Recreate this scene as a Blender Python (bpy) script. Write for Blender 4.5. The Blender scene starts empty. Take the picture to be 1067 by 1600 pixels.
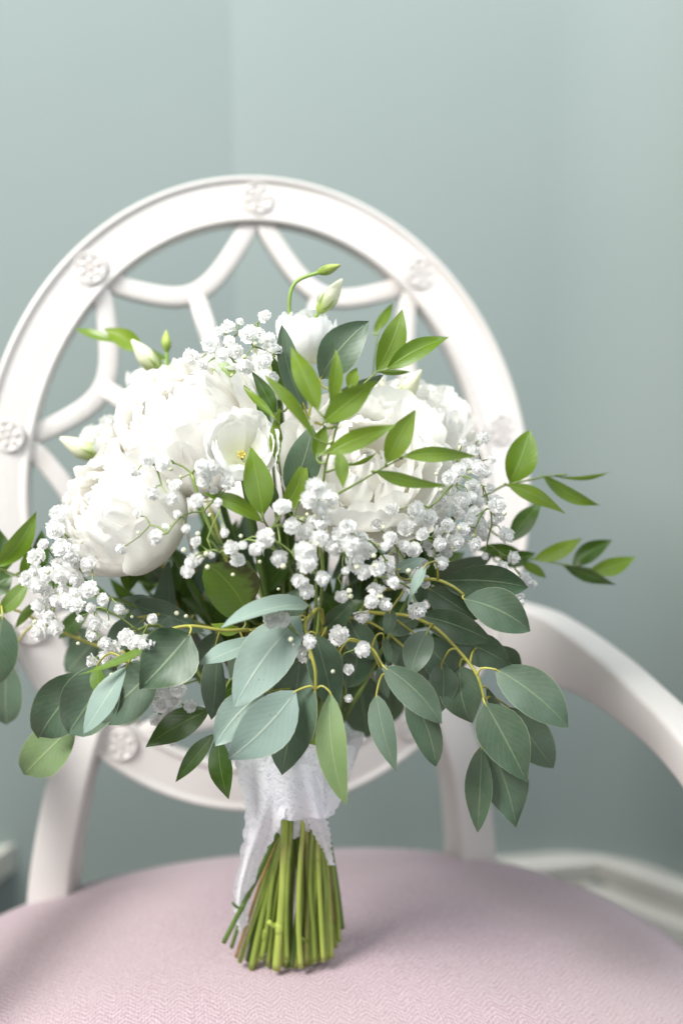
import bpy, math, random
import numpy as np
from mathutils import Vector, Matrix, Euler, noise

# ------------------------------------------------------------------ camera, light, exposure
scene = bpy.context.scene
FPX = 1560.0                       # focal length in photo pixels (1067 x 1600)
SEAT = 0.47                        # seat crown above the floor
CAMZ = SEAT + 0.3957
PITCH = math.radians(8.87)
cd = bpy.data.cameras.new('camera'); cam = bpy.data.objects.new('camera', cd)
scene.collection.objects.link(cam); scene.camera = cam
cam.location = (0, 0, CAMZ); cam.rotation_euler = (math.pi/2 - PITCH, 0, 0)
cd.sensor_fit = 'VERTICAL'; cd.sensor_height = 36.0; cd.lens = FPX/1600*36
cd.clip_start = 0.02; cd.clip_end = 60
cd.dof.use_dof = True; cd.dof.focus_distance = 0.565; cd.dof.aperture_fstop = 2.7

world = bpy.data.worlds.new('World'); scene.world = world; world.use_nodes = True
bg = world.node_tree.nodes['Background']
bg.inputs['Color'].default_value = (0.93, 0.96, 1.0, 1); bg.inputs['Strength'].default_value = 0.035

def area(name, loc, target, sx, sy, power, col):
    l = bpy.data.lights.new(name, 'AREA'); l.shape = 'RECTANGLE'; l.size = sx; l.size_y = sy
    l.energy = power; l.color = col
    o = bpy.data.objects.new(name, l); scene.collection.objects.link(o)
    o.location = loc
    o.rotation_euler = (Vector(target)-Vector(loc)).to_track_quat('-Z', 'Y').to_euler()
    return o
area('window_light', (-1.15, -0.35, SEAT+1.75), (0, 0.75, SEAT+0.25), 0.8, 0.8, 62, (1.0, 0.985, 0.955))
area('window_light_right', (0.9, 0.15, SEAT+2.0), (0.05, 1.25, SEAT+1.25), 1.1, 0.9, 12, (0.88, 0.95, 1.0)).data.spread = math.radians(115)
area('window_light_behind', (0.25, -1.7, SEAT+0.95), (0, 0.7, SEAT+0.1), 1.4, 1.2, 13, (0.95, 0.97, 1.0))
scene.view_settings.view_transform = 'Standard'; scene.view_settings.look = 'None'
scene.view_settings.exposure = 0.66; scene.view_settings.gamma = 1.0
scene.view_settings.use_curve_mapping = False
scene.render.engine = 'CYCLES'
scene.cycles.use_denoising = True
scene.cycles.max_bounces = 14; scene.cycles.diffuse_bounces = 10; scene.cycles.transmission_bounces = 10; scene.cycles.transparent_max_bounces = 16
scene.cycles.sample_clamp_indirect = 8

# ------------------------------------------------------------------ helpers
rnd = random.Random(7)
cP, sP = math.cos(PITCH), math.sin(PITCH)
def P(px, py, d):
    """point seen at photo pixel (px, py), at distance d in front of the camera along the floor"""
    dx = (px-533.5)/FPX; up = -(py-800)/FPX
    v = Vector((dx, cP+up*sP, -sP+up*cP))
    return Vector((0, 0, CAMZ)) + v*(d/v.y)
def ppm(d): return FPX/(d*1.02)     # photo pixels per metre at distance d

WLOC = {}; WMAT = {}
def link(name, mesh, parent=None, loc=(0, 0, 0), rot=None, scale=1.0):
    o = bpy.data.objects.new(name, mesh); scene.collection.objects.link(o)
    W = Matrix.LocRotScale(Vector(loc), rot.to_quaternion() if rot is not None else None, Vector((scale,)*3))
    WLOC[o] = Vector(loc); WMAT[o] = W
    if parent is not None:
        o.parent = parent; W = WMAT.get(parent, Matrix.Translation(WLOC[parent])).inverted() @ W
    o.matrix_basis = W
    return o
def mesh_of(name, verts, faces, mats, fm=None, uvs=None, smooth=True):
    m = bpy.data.meshes.new(name); m.from_pydata([tuple(v) for v in verts], [], faces)
    for t in (mats if isinstance(mats, (list, tuple)) else [mats]): m.materials.append(t)
    if fm: m.polygons.foreach_set('material_index', fm)
    m.polygons.foreach_set('use_smooth', [smooth]*len(m.polygons))
    if uvs:
        ul = m.uv_layers.new(name='UVMap')
        for lp in m.loops: ul.data[lp.index].uv = uvs[lp.vertex_index]
    m.validate(); m.update()
    return m
class MB:
    def __init__(s): s.v = []; s.f = []; s.m = []; s.uv = []
    def add(s, v, f, mi=0, uv=None):
        o = len(s.v); s.v += [Vector(x) for x in v]; s.f += [[o+i for i in q] for q in f]; s.m += [mi]*len(f)
        s.uv += uv if uv else [(0.5, 0.5)]*len(v)
    def tube(s, pts, radii, n=6, mi=0, cap=True, smooth=3):
        pts = [Vector(p) for p in pts]
        if smooth > 1 and len(pts) > 2:
            q = []; rr = []
            for i in range(len(pts)-1):
                a = pts[max(i-1, 0)]; b = pts[i]; c = pts[i+1]; d = pts[min(i+2, len(pts)-1)]
                for k in range(smooth):
                    t = k/smooth
                    q.append(0.5*((2*b)+(c-a)*t+(2*a-5*b+4*c-d)*t*t+(3*b-a-3*c+d)*t**3))
                    rr.append(radii[i]*(1-t)+radii[i+1]*t)
            q.append(pts[-1]); rr.append(radii[-1]); pts, radii = q, rr
        vs = []; u = None; L = len(pts)
        for i, p in enumerate(pts):
            t = (pts[min(i+1, L-1)]-pts[max(i-1, 0)])
            if t.length < 1e-9: t = Vector((0, 0, 1))
            t.normalize()
            if u is None: u = t.orthogonal().normalized()
            u = (u - t*u.dot(t)); u = u.normalized() if u.length > 1e-6 else t.orthogonal().normalized()
            w = t.cross(u)
            for k in range(n):
                a = 2*math.pi*k/n
                vs.append(p+(u*math.cos(a)+w*math.sin(a))*radii[i])
        fs = [[i*n+k, i*n+(k+1) % n, (i+1)*n+(k+1) % n, (i+1)*n+k] for i in range(L-1) for k in range(n)]
        if cap: fs += [list(range(n))[::-1], [(L-1)*n+k for k in range(n)]]
        s.add(vs, fs, mi)
    def box(s, lo, hi, mi=0):
        (a, b, c), (d, e, f) = lo, hi
        s.add([(a,b,c),(d,b,c),(d,e,c),(a,e,c),(a,b,f),(d,b,f),(d,e,f),(a,e,f)],
              [[3,2,1,0],[4,5,6,7],[0,1,5,4],[1,2,6,5],[2,3,7,6],[3,0,4,7]], mi)
    def mesh(s, name, mats, smooth=True, origin=(0, 0, 0)):
        o = Vector(origin)
        return mesh_of(name, [v-o for v in s.v], s.f, mats, s.m, s.uv, smooth)
def seg_sweep(mb, frames, prof, closed=False, mi=0):
    """frames: list of (origin, axis_a, axis_b); prof: function i -> list of (a, b)"""
    vs = []; n = None
    for i, (o, a, b) in enumerate(frames):
        pr = prof(i); n = len(pr)
        vs += [o+a*x+b*y for x, y in pr]
    L = len(frames); R = L if closed else L-1
    fs = [[i*n+k, i*n+(k+1) % n, ((i+1) % L)*n+(k+1) % n, ((i+1) % L)*n+k] for i in range(R) for k in range(n)]
    if not closed: fs += [list(range(n))[::-1], [(L-1)*n+k for k in range(n)]]
    mb.add(vs, fs, mi)

# ------------------------------------------------------------------ materials
def S(r, g, b):
    f = lambda c: c/12.92 if c <= 0.04045 else ((c+0.055)/1.055)**2.4
    return (f(r/255), f(g/255), f(b/255), 1)
class NT:
    def __init__(s, name):
        s.mat = bpy.data.materials.new(name); s.mat.use_nodes = True
        s.t = s.mat.node_tree; s.b = s.t.nodes['Principled BSDF']; s.out = s.t.nodes['Material Output']
    def n(s, typ, **kw):
        x = s.t.nodes.new(typ)
        for k, v in kw.items():
            if k in x.inputs.keys() if isinstance(k, str) else False: x.inputs[k].default_value = v
            else: setattr(x, k, v)
        return x
    def l(s, a, b): s.t.links.new(a, b)
    def math(s, op, a, b=None, clamp=False):
        x = s.t.nodes.new('ShaderNodeMath'); x.operation = op; x.use_clamp = clamp
        for i, q in enumerate((a, b)):
            if q is None: continue
            if isinstance(q, (int, float)): x.inputs[i].default_value = q
            else: s.l(q, x.inputs[i])
        return x.outputs[0]
    def mix(s, fac, a, b, blend='MIX'):
        x = s.t.nodes.new('ShaderNodeMix'); x.data_type = 'RGBA'; x.blend_type = blend
        for q, i in ((fac, 0), (a, 6), (b, 7)):
            if isinstance(q, (int, float)): x.inputs[i].default_value = q
            elif isinstance(q, tuple): x.inputs[i].default_value = q
            else: s.l(q, x.inputs[i])
        return x.outputs[2]
    def noise(s, scale, detail=3, coord=None, rough=0.5):
        x = s.t.nodes.new('ShaderNodeTexNoise'); x.inputs['Scale'].default_value = scale
        x.inputs['Detail'].default_value = detail; x.inputs['Roughness'].default_value = rough
        if coord is not None: s.l(coord, x.inputs['Vector'])
        return x.outputs['Fac']
    def ramp(s, fac, p0, p1, c0=(0, 0, 0, 1), c1=(1, 1, 1, 1)):
        x = s.t.nodes.new('ShaderNodeValToRGB'); e = x.color_ramp.elements
        e[0].position = p0; e[1].position = p1; e[0].color = c0; e[1].color = c1
        s.l(fac, x.inputs[0]); return x.outputs[0]
    def bump(s, h, strength, dist=0.001):
        x = s.t.nodes.new('ShaderNodeBump'); x.inputs['Strength'].default_value = strength
        x.inputs['Distance'].default_value = dist; s.l(h, x.inputs['Height']); s.l(x.outputs[0], s.b.inputs['Normal'])
        return x.outputs[0]
    def coord(s, w='Object'): return s.t.nodes.new('ShaderNodeTexCoord').outputs[w]
    def rand(s): return s.t.nodes.new('ShaderNodeObjectInfo').outputs['Random']
    def translucent(s, col, fac):
        tr = s.t.nodes.new('ShaderNodeBsdfTranslucent'); mx = s.t.nodes.new('ShaderNodeMixShader')
        if isinstance(col, tuple): tr.inputs[0].default_value = col
        else: s.l(col, tr.inputs[0])
        mx.inputs[0].default_value = fac
        s.l(s.b.outputs[0], mx.inputs[1]); s.l(tr.outputs[0], mx.inputs[2]); s.l(mx.outputs[0], s.out.inputs[0])
        return mx
def simple(name, col, rough=0.5, noise_scale=40, amt=0.12, bump=0.0, bscale=200, spec=0.5):
    n = NT(name); c = n.coord('Object')
    f = n.noise(noise_scale, 4, c)
    dark = tuple(x*(1-amt) for x in col[:3])+(1,); lite = tuple(min(1, x*(1+amt*0.6)) for x in col[:3])+(1,)
    n.l(n.ramp(f, 0.3, 0.7, dark, lite), n.b.inputs['Base Color'])
    n.b.inputs['Roughness'].default_value = rough; n.b.inputs['Specular IOR Level'].default_value = spec
    if bump: n.bump(n.noise(bscale, 3, c), bump)
    return n.mat

def wall_mat():
    n = NT('sage wall paint'); c = n.coord('Object')
    a = n.ramp(n.noise(1.4, 4, c), 0.3, 0.7, (0.222, 0.263, 0.251, 1), (0.241, 0.282, 0.269, 1))
    n.l(a, n.b.inputs['Base Color']); n.b.inputs['Roughness'].default_value = 0.75
    n.b.inputs['Specular IOR Level'].default_value = 0.25
    h = n.noise(420, 4, c); n.bump(h, 0.25, 0.0006); return n.mat
M_WALL = wall_mat()
M_TRIM = simple('white trim paint', (0.58, 0.56, 0.51, 1), 0.45, 12, 0.08, 0.1, 90)
M_FLOOR = simple('dark teal carpet', (0.06, 0.085, 0.09, 1), 0.95, 60, 0.35, 0.6, 500)
def chair_mat():
    n = NT('distressed white chair paint'); c = n.coord('Object')
    col = n.ramp(n.noise(9, 5, c), 0.3, 0.75, (0.55, 0.52, 0.495, 1), (0.61, 0.585, 0.565, 1))
    ao = n.n('ShaderNodeAmbientOcclusion'); ao.samples = 4; ao.inputs['Distance'].default_value = 0.004
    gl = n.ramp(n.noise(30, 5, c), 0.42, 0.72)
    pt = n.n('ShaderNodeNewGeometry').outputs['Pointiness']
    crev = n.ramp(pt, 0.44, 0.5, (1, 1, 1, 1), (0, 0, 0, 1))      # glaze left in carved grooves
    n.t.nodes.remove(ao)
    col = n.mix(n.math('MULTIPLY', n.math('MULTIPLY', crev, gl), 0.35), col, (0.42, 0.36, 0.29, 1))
    n.l(col, n.b.inputs['Base Color']); n.b.inputs['Roughness'].default_value = 0.38
    mp = n.n('ShaderNodeMapping'); mp.inputs['Scale'].default_value = (1, 1, 1); n.l(c, mp.inputs[0])
    mp.inputs['Scale'].default_value = (1, 1, 0.18); n.bump(n.noise(260, 5, mp.outputs[0]), 0.30, 0.0010); return n.mat
M_CHAIR = chair_mat()
def fabric_mat():
    n = NT('pink herringbone fabric'); c = n.coord('Object')
    sp = n.n('ShaderNodeSeparateXYZ'); n.l(c, sp.inputs[0]); x, y = sp.outputs[0], sp.outputs[1]
    # herringbone: zig-zag diagonal threads
    tri = n.math('PINGPONG', n.math('MULTIPLY', x, 1.0), 0.008)
    wob = n.math('MULTIPLY', n.noise(130, 4, c), 0.0060)
    d = n.math('ADD', n.math('ADD', tri, y), wob)
    st = n.math('SINE', n.math('MULTIPLY', d, 2*math.pi/0.0040))
    st = n.math('ADD', n.math('MULTIPLY', st, 0.5), 0.5)
    th = n.math('MULTIPLY', n.math('ADD', n.math('SINE', n.math('MULTIPLY', x, 2*math.pi/0.0020)), 1.0), 0.5)
    slub = n.noise(620, 4, c)
    f = n.math('ADD', n.math('MULTIPLY', st, 0.22), n.math('ADD', n.math('MULTIPLY', th, 0.12), n.math('MULTIPLY', slub, 0.66)))
    col = n.ramp(f, 0.25, 0.85, (0.30, 0.180, 0.213, 1), (0.585, 0.505, 0.545, 1))
    col = n.mix(n.ramp(n.noise(7, 3, c), 0.4, 0.7), col, n.mix(0.5, col, (0.41, 0.325, 0.33, 1)))
    n.l(col, n.b.inputs['Base Color']); n.b.inputs['Roughness'].default_value = 0.9
    n.b.inputs['Specular IOR Level'].default_value = 0.2
    n.b.inputs['Sheen Weight'].default_value = 0.25
    n.bump(n.math('ADD', n.math('MULTIPLY', slub, 0.8), n.math('MULTIPLY', st, 0.12)), 0.9, 0.0013); return n.mat
M_FAB = fabric_mat()

def leaf_mat(name, base, var, rib, tint, rough, trans, edge=None, veins=0.5, spots=None):
    n = NT(name); uv = n.coord('UV'); sp = n.n('ShaderNodeSeparateXYZ'); n.l(uv, sp.inputs[0]); u, v = sp.outputs[0], sp.outputs[1]
    r = n.rand(); oc = n.coord('Object')
    col = n.mix(r, base, var)
    col = n.mix(n.ramp(n.noise(55, 4, oc), 0.35, 0.7), col, n.mix(0.6, col, tint))
    au = n.math('ABSOLUTE', n.math('SUBTRACT', u, 0.5))
    # side veins run from the midrib toward the tip
    w = n.math('SINE', n.math('MULTIPLY', n.math('SUBTRACT', v, n.math('MULTIPLY', au, 0.75)), 62.0))
    vein = n.math('MULTIPLY', n.ramp(w, 0.80, 1.0), veins)
    col = n.mix(n.math('MULTIPLY', vein, 0.35), col, rib)
    ribm = n.ramp(au, 0.010, 0.030, (1, 1, 1, 1), (0, 0, 0, 1))
    col = n.mix(n.math('MULTIPLY', ribm, 0.8), col, rib)
    if edge:
        col = n.mix(n.math('MULTIPLY', n.ramp(au, 0.480, 0.497), 0.55), col, edge)
    if spots:
        e = n.ramp(u, 0.0, 0.55, (1, 1, 1, 1), (0, 0, 0, 1))
        s_ = n.ramp(n.math('MULTIPLY', n.noise(120, 5, oc), e), 0.22, 0.42)
        col = n.mix(s_, col, spots)
    vo = n.n('ShaderNodeTexVoronoi'); vo.inputs['Scale'].default_value = 150; n.l(oc, vo.inputs['Vector'])
    speck = n.math('MULTIPLY', n.ramp(vo.outputs['Distance'], 0.07, 0.13, (1, 1, 1, 1), (0, 0, 0, 1)), n.ramp(n.noise(45, 3, oc), 0.52, 0.62))
    col = n.mix(n.math('MULTIPLY', speck, 0.6), col, (0.16, 0.12, 0.04, 1))
    bloom = n.ramp(n.noise(26, 5, oc, 0.65), 0.45, 0.72)
    col = n.mix(n.math('MULTIPLY', bloom, 0.13), col, (0.42, 0.50, 0.46, 1))
    n.l(col, n.b.inputs['Base Color']); n.l(n.math('ADD', n.math('MULTIPLY', bloom, 0.18), rough), n.b.inputs['Roughness'])
    n.b.inputs['Specular IOR Level'].default_value = 0.45
    h = n.math('ADD', n.math('MULTIPLY', ribm, -1.0), n.math('ADD', n.math('MULTIPLY', w, 0.10*veins), n.math('MULTIPLY', n.noise(300, 3, oc), 0.35)))
    n.bump(h, 0.35, 0.0006)
    tc = n.mix(0.45, col, (0.30, 0.42, 0.05, 1))
    n.translucent(tc, trans); return n.mat
M_EUC = leaf_mat('eucalyptus leaf', (0.050, 0.096, 0.052, 1), (0.100, 0.152, 0.112, 1), (0.17, 0.23, 0.13, 1), (0.058, 0.090, 0.040, 1), 0.42, 0.12, (0.36, 0.42, 0.26, 1))
M_EUCY = leaf_mat('young eucalyptus leaf', (0.165, 0.245, 0.095, 1), (0.185, 0.265, 0.115, 1), (0.27, 0.35, 0.16, 1), (0.13, 0.21, 0.085, 1), 0.42, 0.2, (0.40, 0.44, 0.24, 1))
M_EUCP = leaf_mat('lit glaucous eucalyptus leaf', (0.215, 0.300, 0.262, 1), (0.25, 0.335, 0.295, 1), (0.36, 0.44, 0.35, 1), (0.18, 0.265, 0.22, 1), 0.45, 0.14, (0.48, 0.54, 0.42, 1))  # paler leaf copy: light on turned leaves put into the colour, plus waxy bloom
M_RUS = leaf_mat('ruscus leaf', (0.120, 0.215, 0.014, 1), (0.215, 0.315, 0.030, 1), (0.24, 0.37, 0.07, 1), (0.095, 0.185, 0.014, 1), 0.33, 0.38, None, 0.55)
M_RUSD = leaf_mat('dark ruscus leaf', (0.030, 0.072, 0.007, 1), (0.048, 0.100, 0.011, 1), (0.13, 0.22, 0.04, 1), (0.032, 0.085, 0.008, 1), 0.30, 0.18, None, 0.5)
M_BROWN = leaf_mat('browned leaf', (0.15, 0.255, 0.035, 1), (0.16, 0.265, 0.04, 1), (0.24, 0.34, 0.07, 1), (0.075, 0.14, 0.02, 1), 0.42, 0.2, None, 0.6, (0.045, 0.035, 0.012, 1))
def petal_mat(name, col, col2, trans, green=None):
    n = NT(name); uv = n.coord('UV'); sp = n.n('ShaderNodeSeparateXYZ'); n.l(uv, sp.inputs[0]); u, v = sp.outputs[0], sp.outputs[1]
    oc = n.coord('Object')
    c = n.mix(n.rand(), col, col2)
    if green: c = n.mix(n.ramp(v, 0.05, 0.55, (1, 1, 1, 1), (0, 0, 0, 1)), c, green)
    n.l(c, n.b.inputs['Base Color']); n.b.inputs['Roughness'].default_value = 0.6
    n.b.inputs['Specular IOR Level'].default_value = 0.25
    w = n.n('ShaderNodeTexNoise'); w.inputs['Scale'].default_value = 9; w.inputs['Detail'].default_value = 4
    mp = n.n('ShaderNodeMapping'); mp.inputs['Scale'].default_value = (6, 0.7, 1); n.l(uv, mp.inputs[0]); n.l(mp.outputs[0], w.inputs['Vector'])
    n.bump(w.outputs['Fac'], 0.28, 0.0014)
    n.translucent(c, trans); return n.mat
M_PET = petal_mat('peony petal', (0.91, 0.90, 0.865, 1), (0.94, 0.93, 0.90, 1), 0.42, (0.90, 0.89, 0.80, 1))
M_LIS = petal_mat('lisianthus petal', (0.90, 0.90, 0.89, 1), (0.92, 0.92, 0.905, 1), 0.32, (0.82, 0.84, 0.58, 1))
M_BUD = petal_mat('cream bud', (0.78, 0.79, 0.58, 1), (0.82, 0.82, 0.66, 1), 0.25, (0.42, 0.54, 0.12, 1))
M_GBUD = petal_mat('green bud', (0.42, 0.52, 0.13, 1), (0.46, 0.55, 0.16, 1), 0.2, (0.25, 0.38, 0.06, 1))
M_GYP = petal_mat('gypsophila petal', (0.91, 0.91, 0.90, 1), (0.94, 0.94, 0.93, 1), 0.42)
M_CAL = simple('calyx green', (0.22, 0.34, 0.07, 1), 0.5, 60, 0.3)
M_GST = simple('fine flower stalk', (0.20, 0.27, 0.07, 1), 0.5, 60, 0.3)
M_STAM = simple('yellow stamen', (0.80, 0.66, 0.12, 1), 0.6, 300, 0.3)
M_TWIG = simple('yellow green twig', (0.37, 0.36, 0.07, 1), 0.4, 50, 0.35)
M_TWIGB = simple('reddish twig', (0.36, 0.17, 0.06, 1), 0.45, 50, 0.4)
def stem_mat(name, c1, c2, c3):
    n = NT(name); oc = n.coord('Object'); mp = n.n('ShaderNodeMapping'); mp.inputs['Scale'].default_value = (1, 1, 0.12); n.l(oc, mp.inputs[0])
    col = n.ramp(n.noise(240, 4, mp.outputs[0]), 0.32, 0.68, c1, c2)
    col = n.mix(n.math('MULTIPLY', n.ramp(n.noise(28, 4, oc), 0.5, 0.75), 0.7), col, c3)
    n.l(col, n.b.inputs['Base Color']); n.b.inputs['Roughness'].default_value = 0.42
    n.bump(n.noise(420, 4, mp.outputs[0]), 0.35, 0.0008); return n.mat
M_ST = [stem_mat('green stem', (0.12, 0.19, 0.022, 1), (0.25, 0.33, 0.055, 1), (0.30, 0.36, 0.09, 1)),
        stem_mat('pale green stem', (0.27, 0.37, 0.05, 1), (0.40, 0.48, 0.10, 1), (0.42, 0.34, 0.16, 1)),
        stem_mat('reddish brown stem', (0.24, 0.15, 0.05, 1), (0.36, 0.25, 0.09, 1), (0.22, 0.22, 0.05, 1)),
        stem_mat('olive stem', (0.20, 0.22, 0.05, 1), (0.33, 0.34, 0.10, 1), (0.34, 0.22, 0.10, 1)),
        stem_mat('dark green stem', (0.045, 0.10, 0.012, 1), (0.09, 0.17, 0.025, 1), (0.10, 0.16, 0.03, 1))]
M_CUT = simple('cut stem end', (0.55, 0.58, 0.25, 1), 0.6, 200, 0.2)
def lace_mat():
    n = NT('white lace'); uv = n.coord('UV')
    def vor(scale, feat):
        x = n.n('ShaderNodeTexVoronoi'); x.feature = feat; x.inputs['Scale'].default_value = scale; n.l(uv, x.inputs['Vector']); return x.outputs['Distance']
    net = n.ramp(vor(430, 'DISTANCE_TO_EDGE'), 0.02, 0.2)           # 1 in the mesh openings
    mot = n.ramp(n.noise(95, 2, uv), 0.50, 0.58)                    # dense embroidered motif where 1
    vine = n.ramp(vor(110, 'DISTANCE_TO_EDGE'), 0.05, 0.11, (1, 1, 1, 1), (0, 0, 0, 1))
    dense = n.math('MAXIMUM', mot, vine)
    hole = n.math('MULTIPLY', n.math('SUBTRACT', 1.0, dense), net)
    n.l(n.mix(n.math('MULTIPLY', hole, 0.7), (0.96, 0.965, 0.985, 1), (0.74, 0.78, 0.87, 1)), n.b.inputs['Base Color']); n.b.inputs['Roughness'].default_value = 0.95; n.b.inputs['Specular IOR Level'].default_value = 0.1
    n.b.inputs['Sheen Weight'].default_value = 0.2
    n.bump(n.math('ADD', dense, n.math('MULTIPLY', net, -0.4)), 0.35, 0.0008)
    mx = n.translucent((0.93, 0.95, 0.98, 1), 0.35)
    tp = n.n('ShaderNodeBsdfTransparent'); m2 = n.n('ShaderNodeMixShader')
    n.l(n.math('MULTIPLY', hole, 0.10), m2.inputs[0]); n.l(mx.outputs[0], m2.inputs[1]); n.l(tp.outputs[0], m2.inputs[2]); n.l(m2.outputs[0], n.out.inputs[0])
    return n.mat
M_LACE = lace_mat()

# ------------------------------------------------------------------ setting: floor, walls, skirting
def structure(o): o['kind'] = 'structure'; return o
mb = MB(); mb.box((-3, -2.2, -0.08), (3, 3.2, 0.0)); structure(link('floor', mb.mesh('floor', M_FLOOR, False)))
CR = Vector((0.385, 1.398)); CL = Vector((-0.135, 1.306))
RD = Vector((0.750, -0.660)).normalized(); LD = Vector((-1.0, -0.43)).normalized()
RE = CR+RD*1.6; LE = CL+LD*1.4
def wall(name, a, b, th=0.1, h=2.7):
    d = (b-a).normalized(); nrm = Vector((-d.y, d.x))      # away from the room
    if nrm.y < 0: nrm = -nrm
    mb = MB(); q = [a, b, b+nrm*th, a+nrm*th]
    mb.add([(p.x, p.y, 0) for p in q]+[(p.x, p.y, h) for p in q], [[3,2,1,0],[4,5,6,7],[0,1,5,4],[1,2,6,5],[2,3,7,6],[3,0,4,7]])
    return structure(link(name, mb.mesh(name, M_WALL, False)))
wall('wall_left', LE, CL)
BD = (CL-CR).normalized(); q0 = CR+BD*0.11; q1 = CR+RD*0.11
arc = [q0*(1-t)**2+CR*2*t*(1-t)+q1*t*t for t in [k/24 for k in range(25)]]
wall('wall_back', CL, q0)
mb = MB(); pl = arc+[RE]; n = len(pl)
vs = [(p.x, p.y, z) for z in (0, 2.7) for p in pl]+[(p.x+0.12*(i+1)/n, p.y+0.12, z) for z in (0, 2.7) for i, p in enumerate(pl)]
fs = [[i, i+1, n+i+1, n+i] for i in range(n-1)]+[[2*n+i+1, 2*n+i, 3*n+i, 3*n+i+1] for i in range(n-1)]+[[n+i, n+i+1, 3*n+i+1, 3*n+i] for i in range(n-1)]
mb.add(vs[:2*n], fs[:n-1]); mb.add(vs, fs[n-1:]); structure(link('wall_right', mb.mesh('wall_right', M_WALL, True)))
SK = [(0.0, 0.0), (0.022, 0.0), (0.022, 0.082), (0.018, 0.088), (0.011, 0.092), (0.011, 0.099), (0.016, 0.104), (0.016, 0.118), (0.021, 0.124), (0.021, 0.134), (0.017, 0.140), (0.001, 0.140)]
SK = [(x*1.5, z) for x, z in SK]
def skirting(name, pts, prof, z0=0.0):
    ds = [(pts[i+1]-pts[i]).normalized() for i in range(len(pts)-1)]
    fr = []
    for i, p in enumerate(pts):
        n0 = [Vector((d.y, -d.x)) for d in ds[max(0, i-1):i+1]] or [Vector((ds[0].y, -ds[0].x))]
        m = sum(n0, Vector((0, 0))).normalized(); k = 1/max(0.3, m.dot(n0[0]))
        fr.append((Vector((p.x, p.y, z0)), Vector((m.x, m.y, 0))*k, Vector((0, 0, 1))))
    mb = MB(); seg_sweep(mb, fr, lambda i: prof); return structure(link(name, mb.mesh(name, M_TRIM, False)))
skirting('baseboard', [LE, CL, CR, RE], SK)
# low white moulded ledge against the left wall
def ledge():
    zt = SEAT-0.215; s = (SEAT+0.3957-SEAT+0.215)/(0.3957+0.33)
    a = Vector((-0.486, 1.426))*s; b = Vector((-0.503, 1.376))*s
    d = (b-a).normalized(); p0 = a-d*0.10; p1 = b+d*0.45; o = Vector((-1, 0))*0.35
    def slab(name, off, z0, z1, m):
        q = [p0+Vector((off, 0)), p1+Vector((off, 0)), p1+o, p0+o]
        mb = MB(); mb.add([(p.x, p.y, z0) for p in q]+[(p.x, p.y, z1) for p in q], [[3,2,1,0],[4,5,6,7],[0,1,5,4],[1,2,6,5],[2,3,7,6],[3,0,4,7]])
        return mb.mesh(name, m, False)
    L = structure(link('ledge', slab('ledge', 0, zt-0.034, zt, M_TRIM)))
    link('panel', slab('panel', -0.03, 0.002, zt-0.035, simple('taupe panel with painted shade', (0.22, 0.19, 0.17, 1), 0.8)), L)  # dark taupe puts the shade below the ledge into the panel's colour
ledge()

# ------------------------------------------------------------------ armchair
YAW = math.radians(10.21); LEAN = math.radians(6.49)
T = Vector((math.cos(YAW), math.sin(YAW), 0)); N0 = Vector((math.sin(YAW), -math.cos(YAW), 0)); Z = Vector((0, 0, 1))
UP = Z*math.cos(LEAN)-N0*math.sin(LEAN); NF = T.cross(UP)
BC = Vector((-0.0662, 0.8401, SEAT+0.2772)); KC = 0.0317
A_, B_ = 0.2070, 0.2490; HW = 0.0190
def BK(u, v, n=0.0):
    return BC+T*u+UP*v+NF*(KC*(u/0.24)**2+n)
SO = Vector((-0.062, 0.80, SEAT))            # seat origin: middle of the back, at crown height
def SF(l, f, z=0.0): return SO+T*l+N0*f+Z*z
chair = bpy.data.objects.new('armchair', None); scene.collection.objects.link(chair)
WLOC[chair] = Vector((SO.x, SO.y, 0))+N0*0.22; chair.location = WLOC[chair]
chair['label'] = 'white painted round back armchair with carved rosettes and pink upholstered seat'; chair['category'] = 'armchair'
# oval frame
w = HW
PR = [(w, -0.013), (w*1.01, -0.004), (w*1.0, 0.0045), (w*0.95, 0.0078), (w*0.84, 0.0086), (w*0.76, 0.0076), (w*0.72, 0.0060), (w*0.55, 0.0060), (0, 0.0064),
      (-w*0.60, 0.0060), (-w*0.74, 0.0060), (-w*0.78, 0.0074), (-w*0.88, 0.0080), (-w*0.96, 0.0070), (-w*1.0, 0.0040), (-w, -0.006), (-w, -0.013)]
fr = []; NS = 128
for i in range(NS):
    th = 2*math.pi*i/NS; u = A_*math.sin(th); v = B_*math.cos(th)
    nr = Vector((math.sin(th)/A_, math.cos(th)/B_)).normalized()
    o = BK(u, v); e = 1e-3
    ra = (BK(u+nr.x*e, v+nr.y*e)-o).normalized()
    fr.append((o, ra, NF))
mb = MB(); seg_sweep(mb, fr, lambda i: PR, True)
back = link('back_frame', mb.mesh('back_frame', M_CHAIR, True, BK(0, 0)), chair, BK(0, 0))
back.data.polygons.foreach_set('use_smooth', [True]*len(back.data.polygons))
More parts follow.
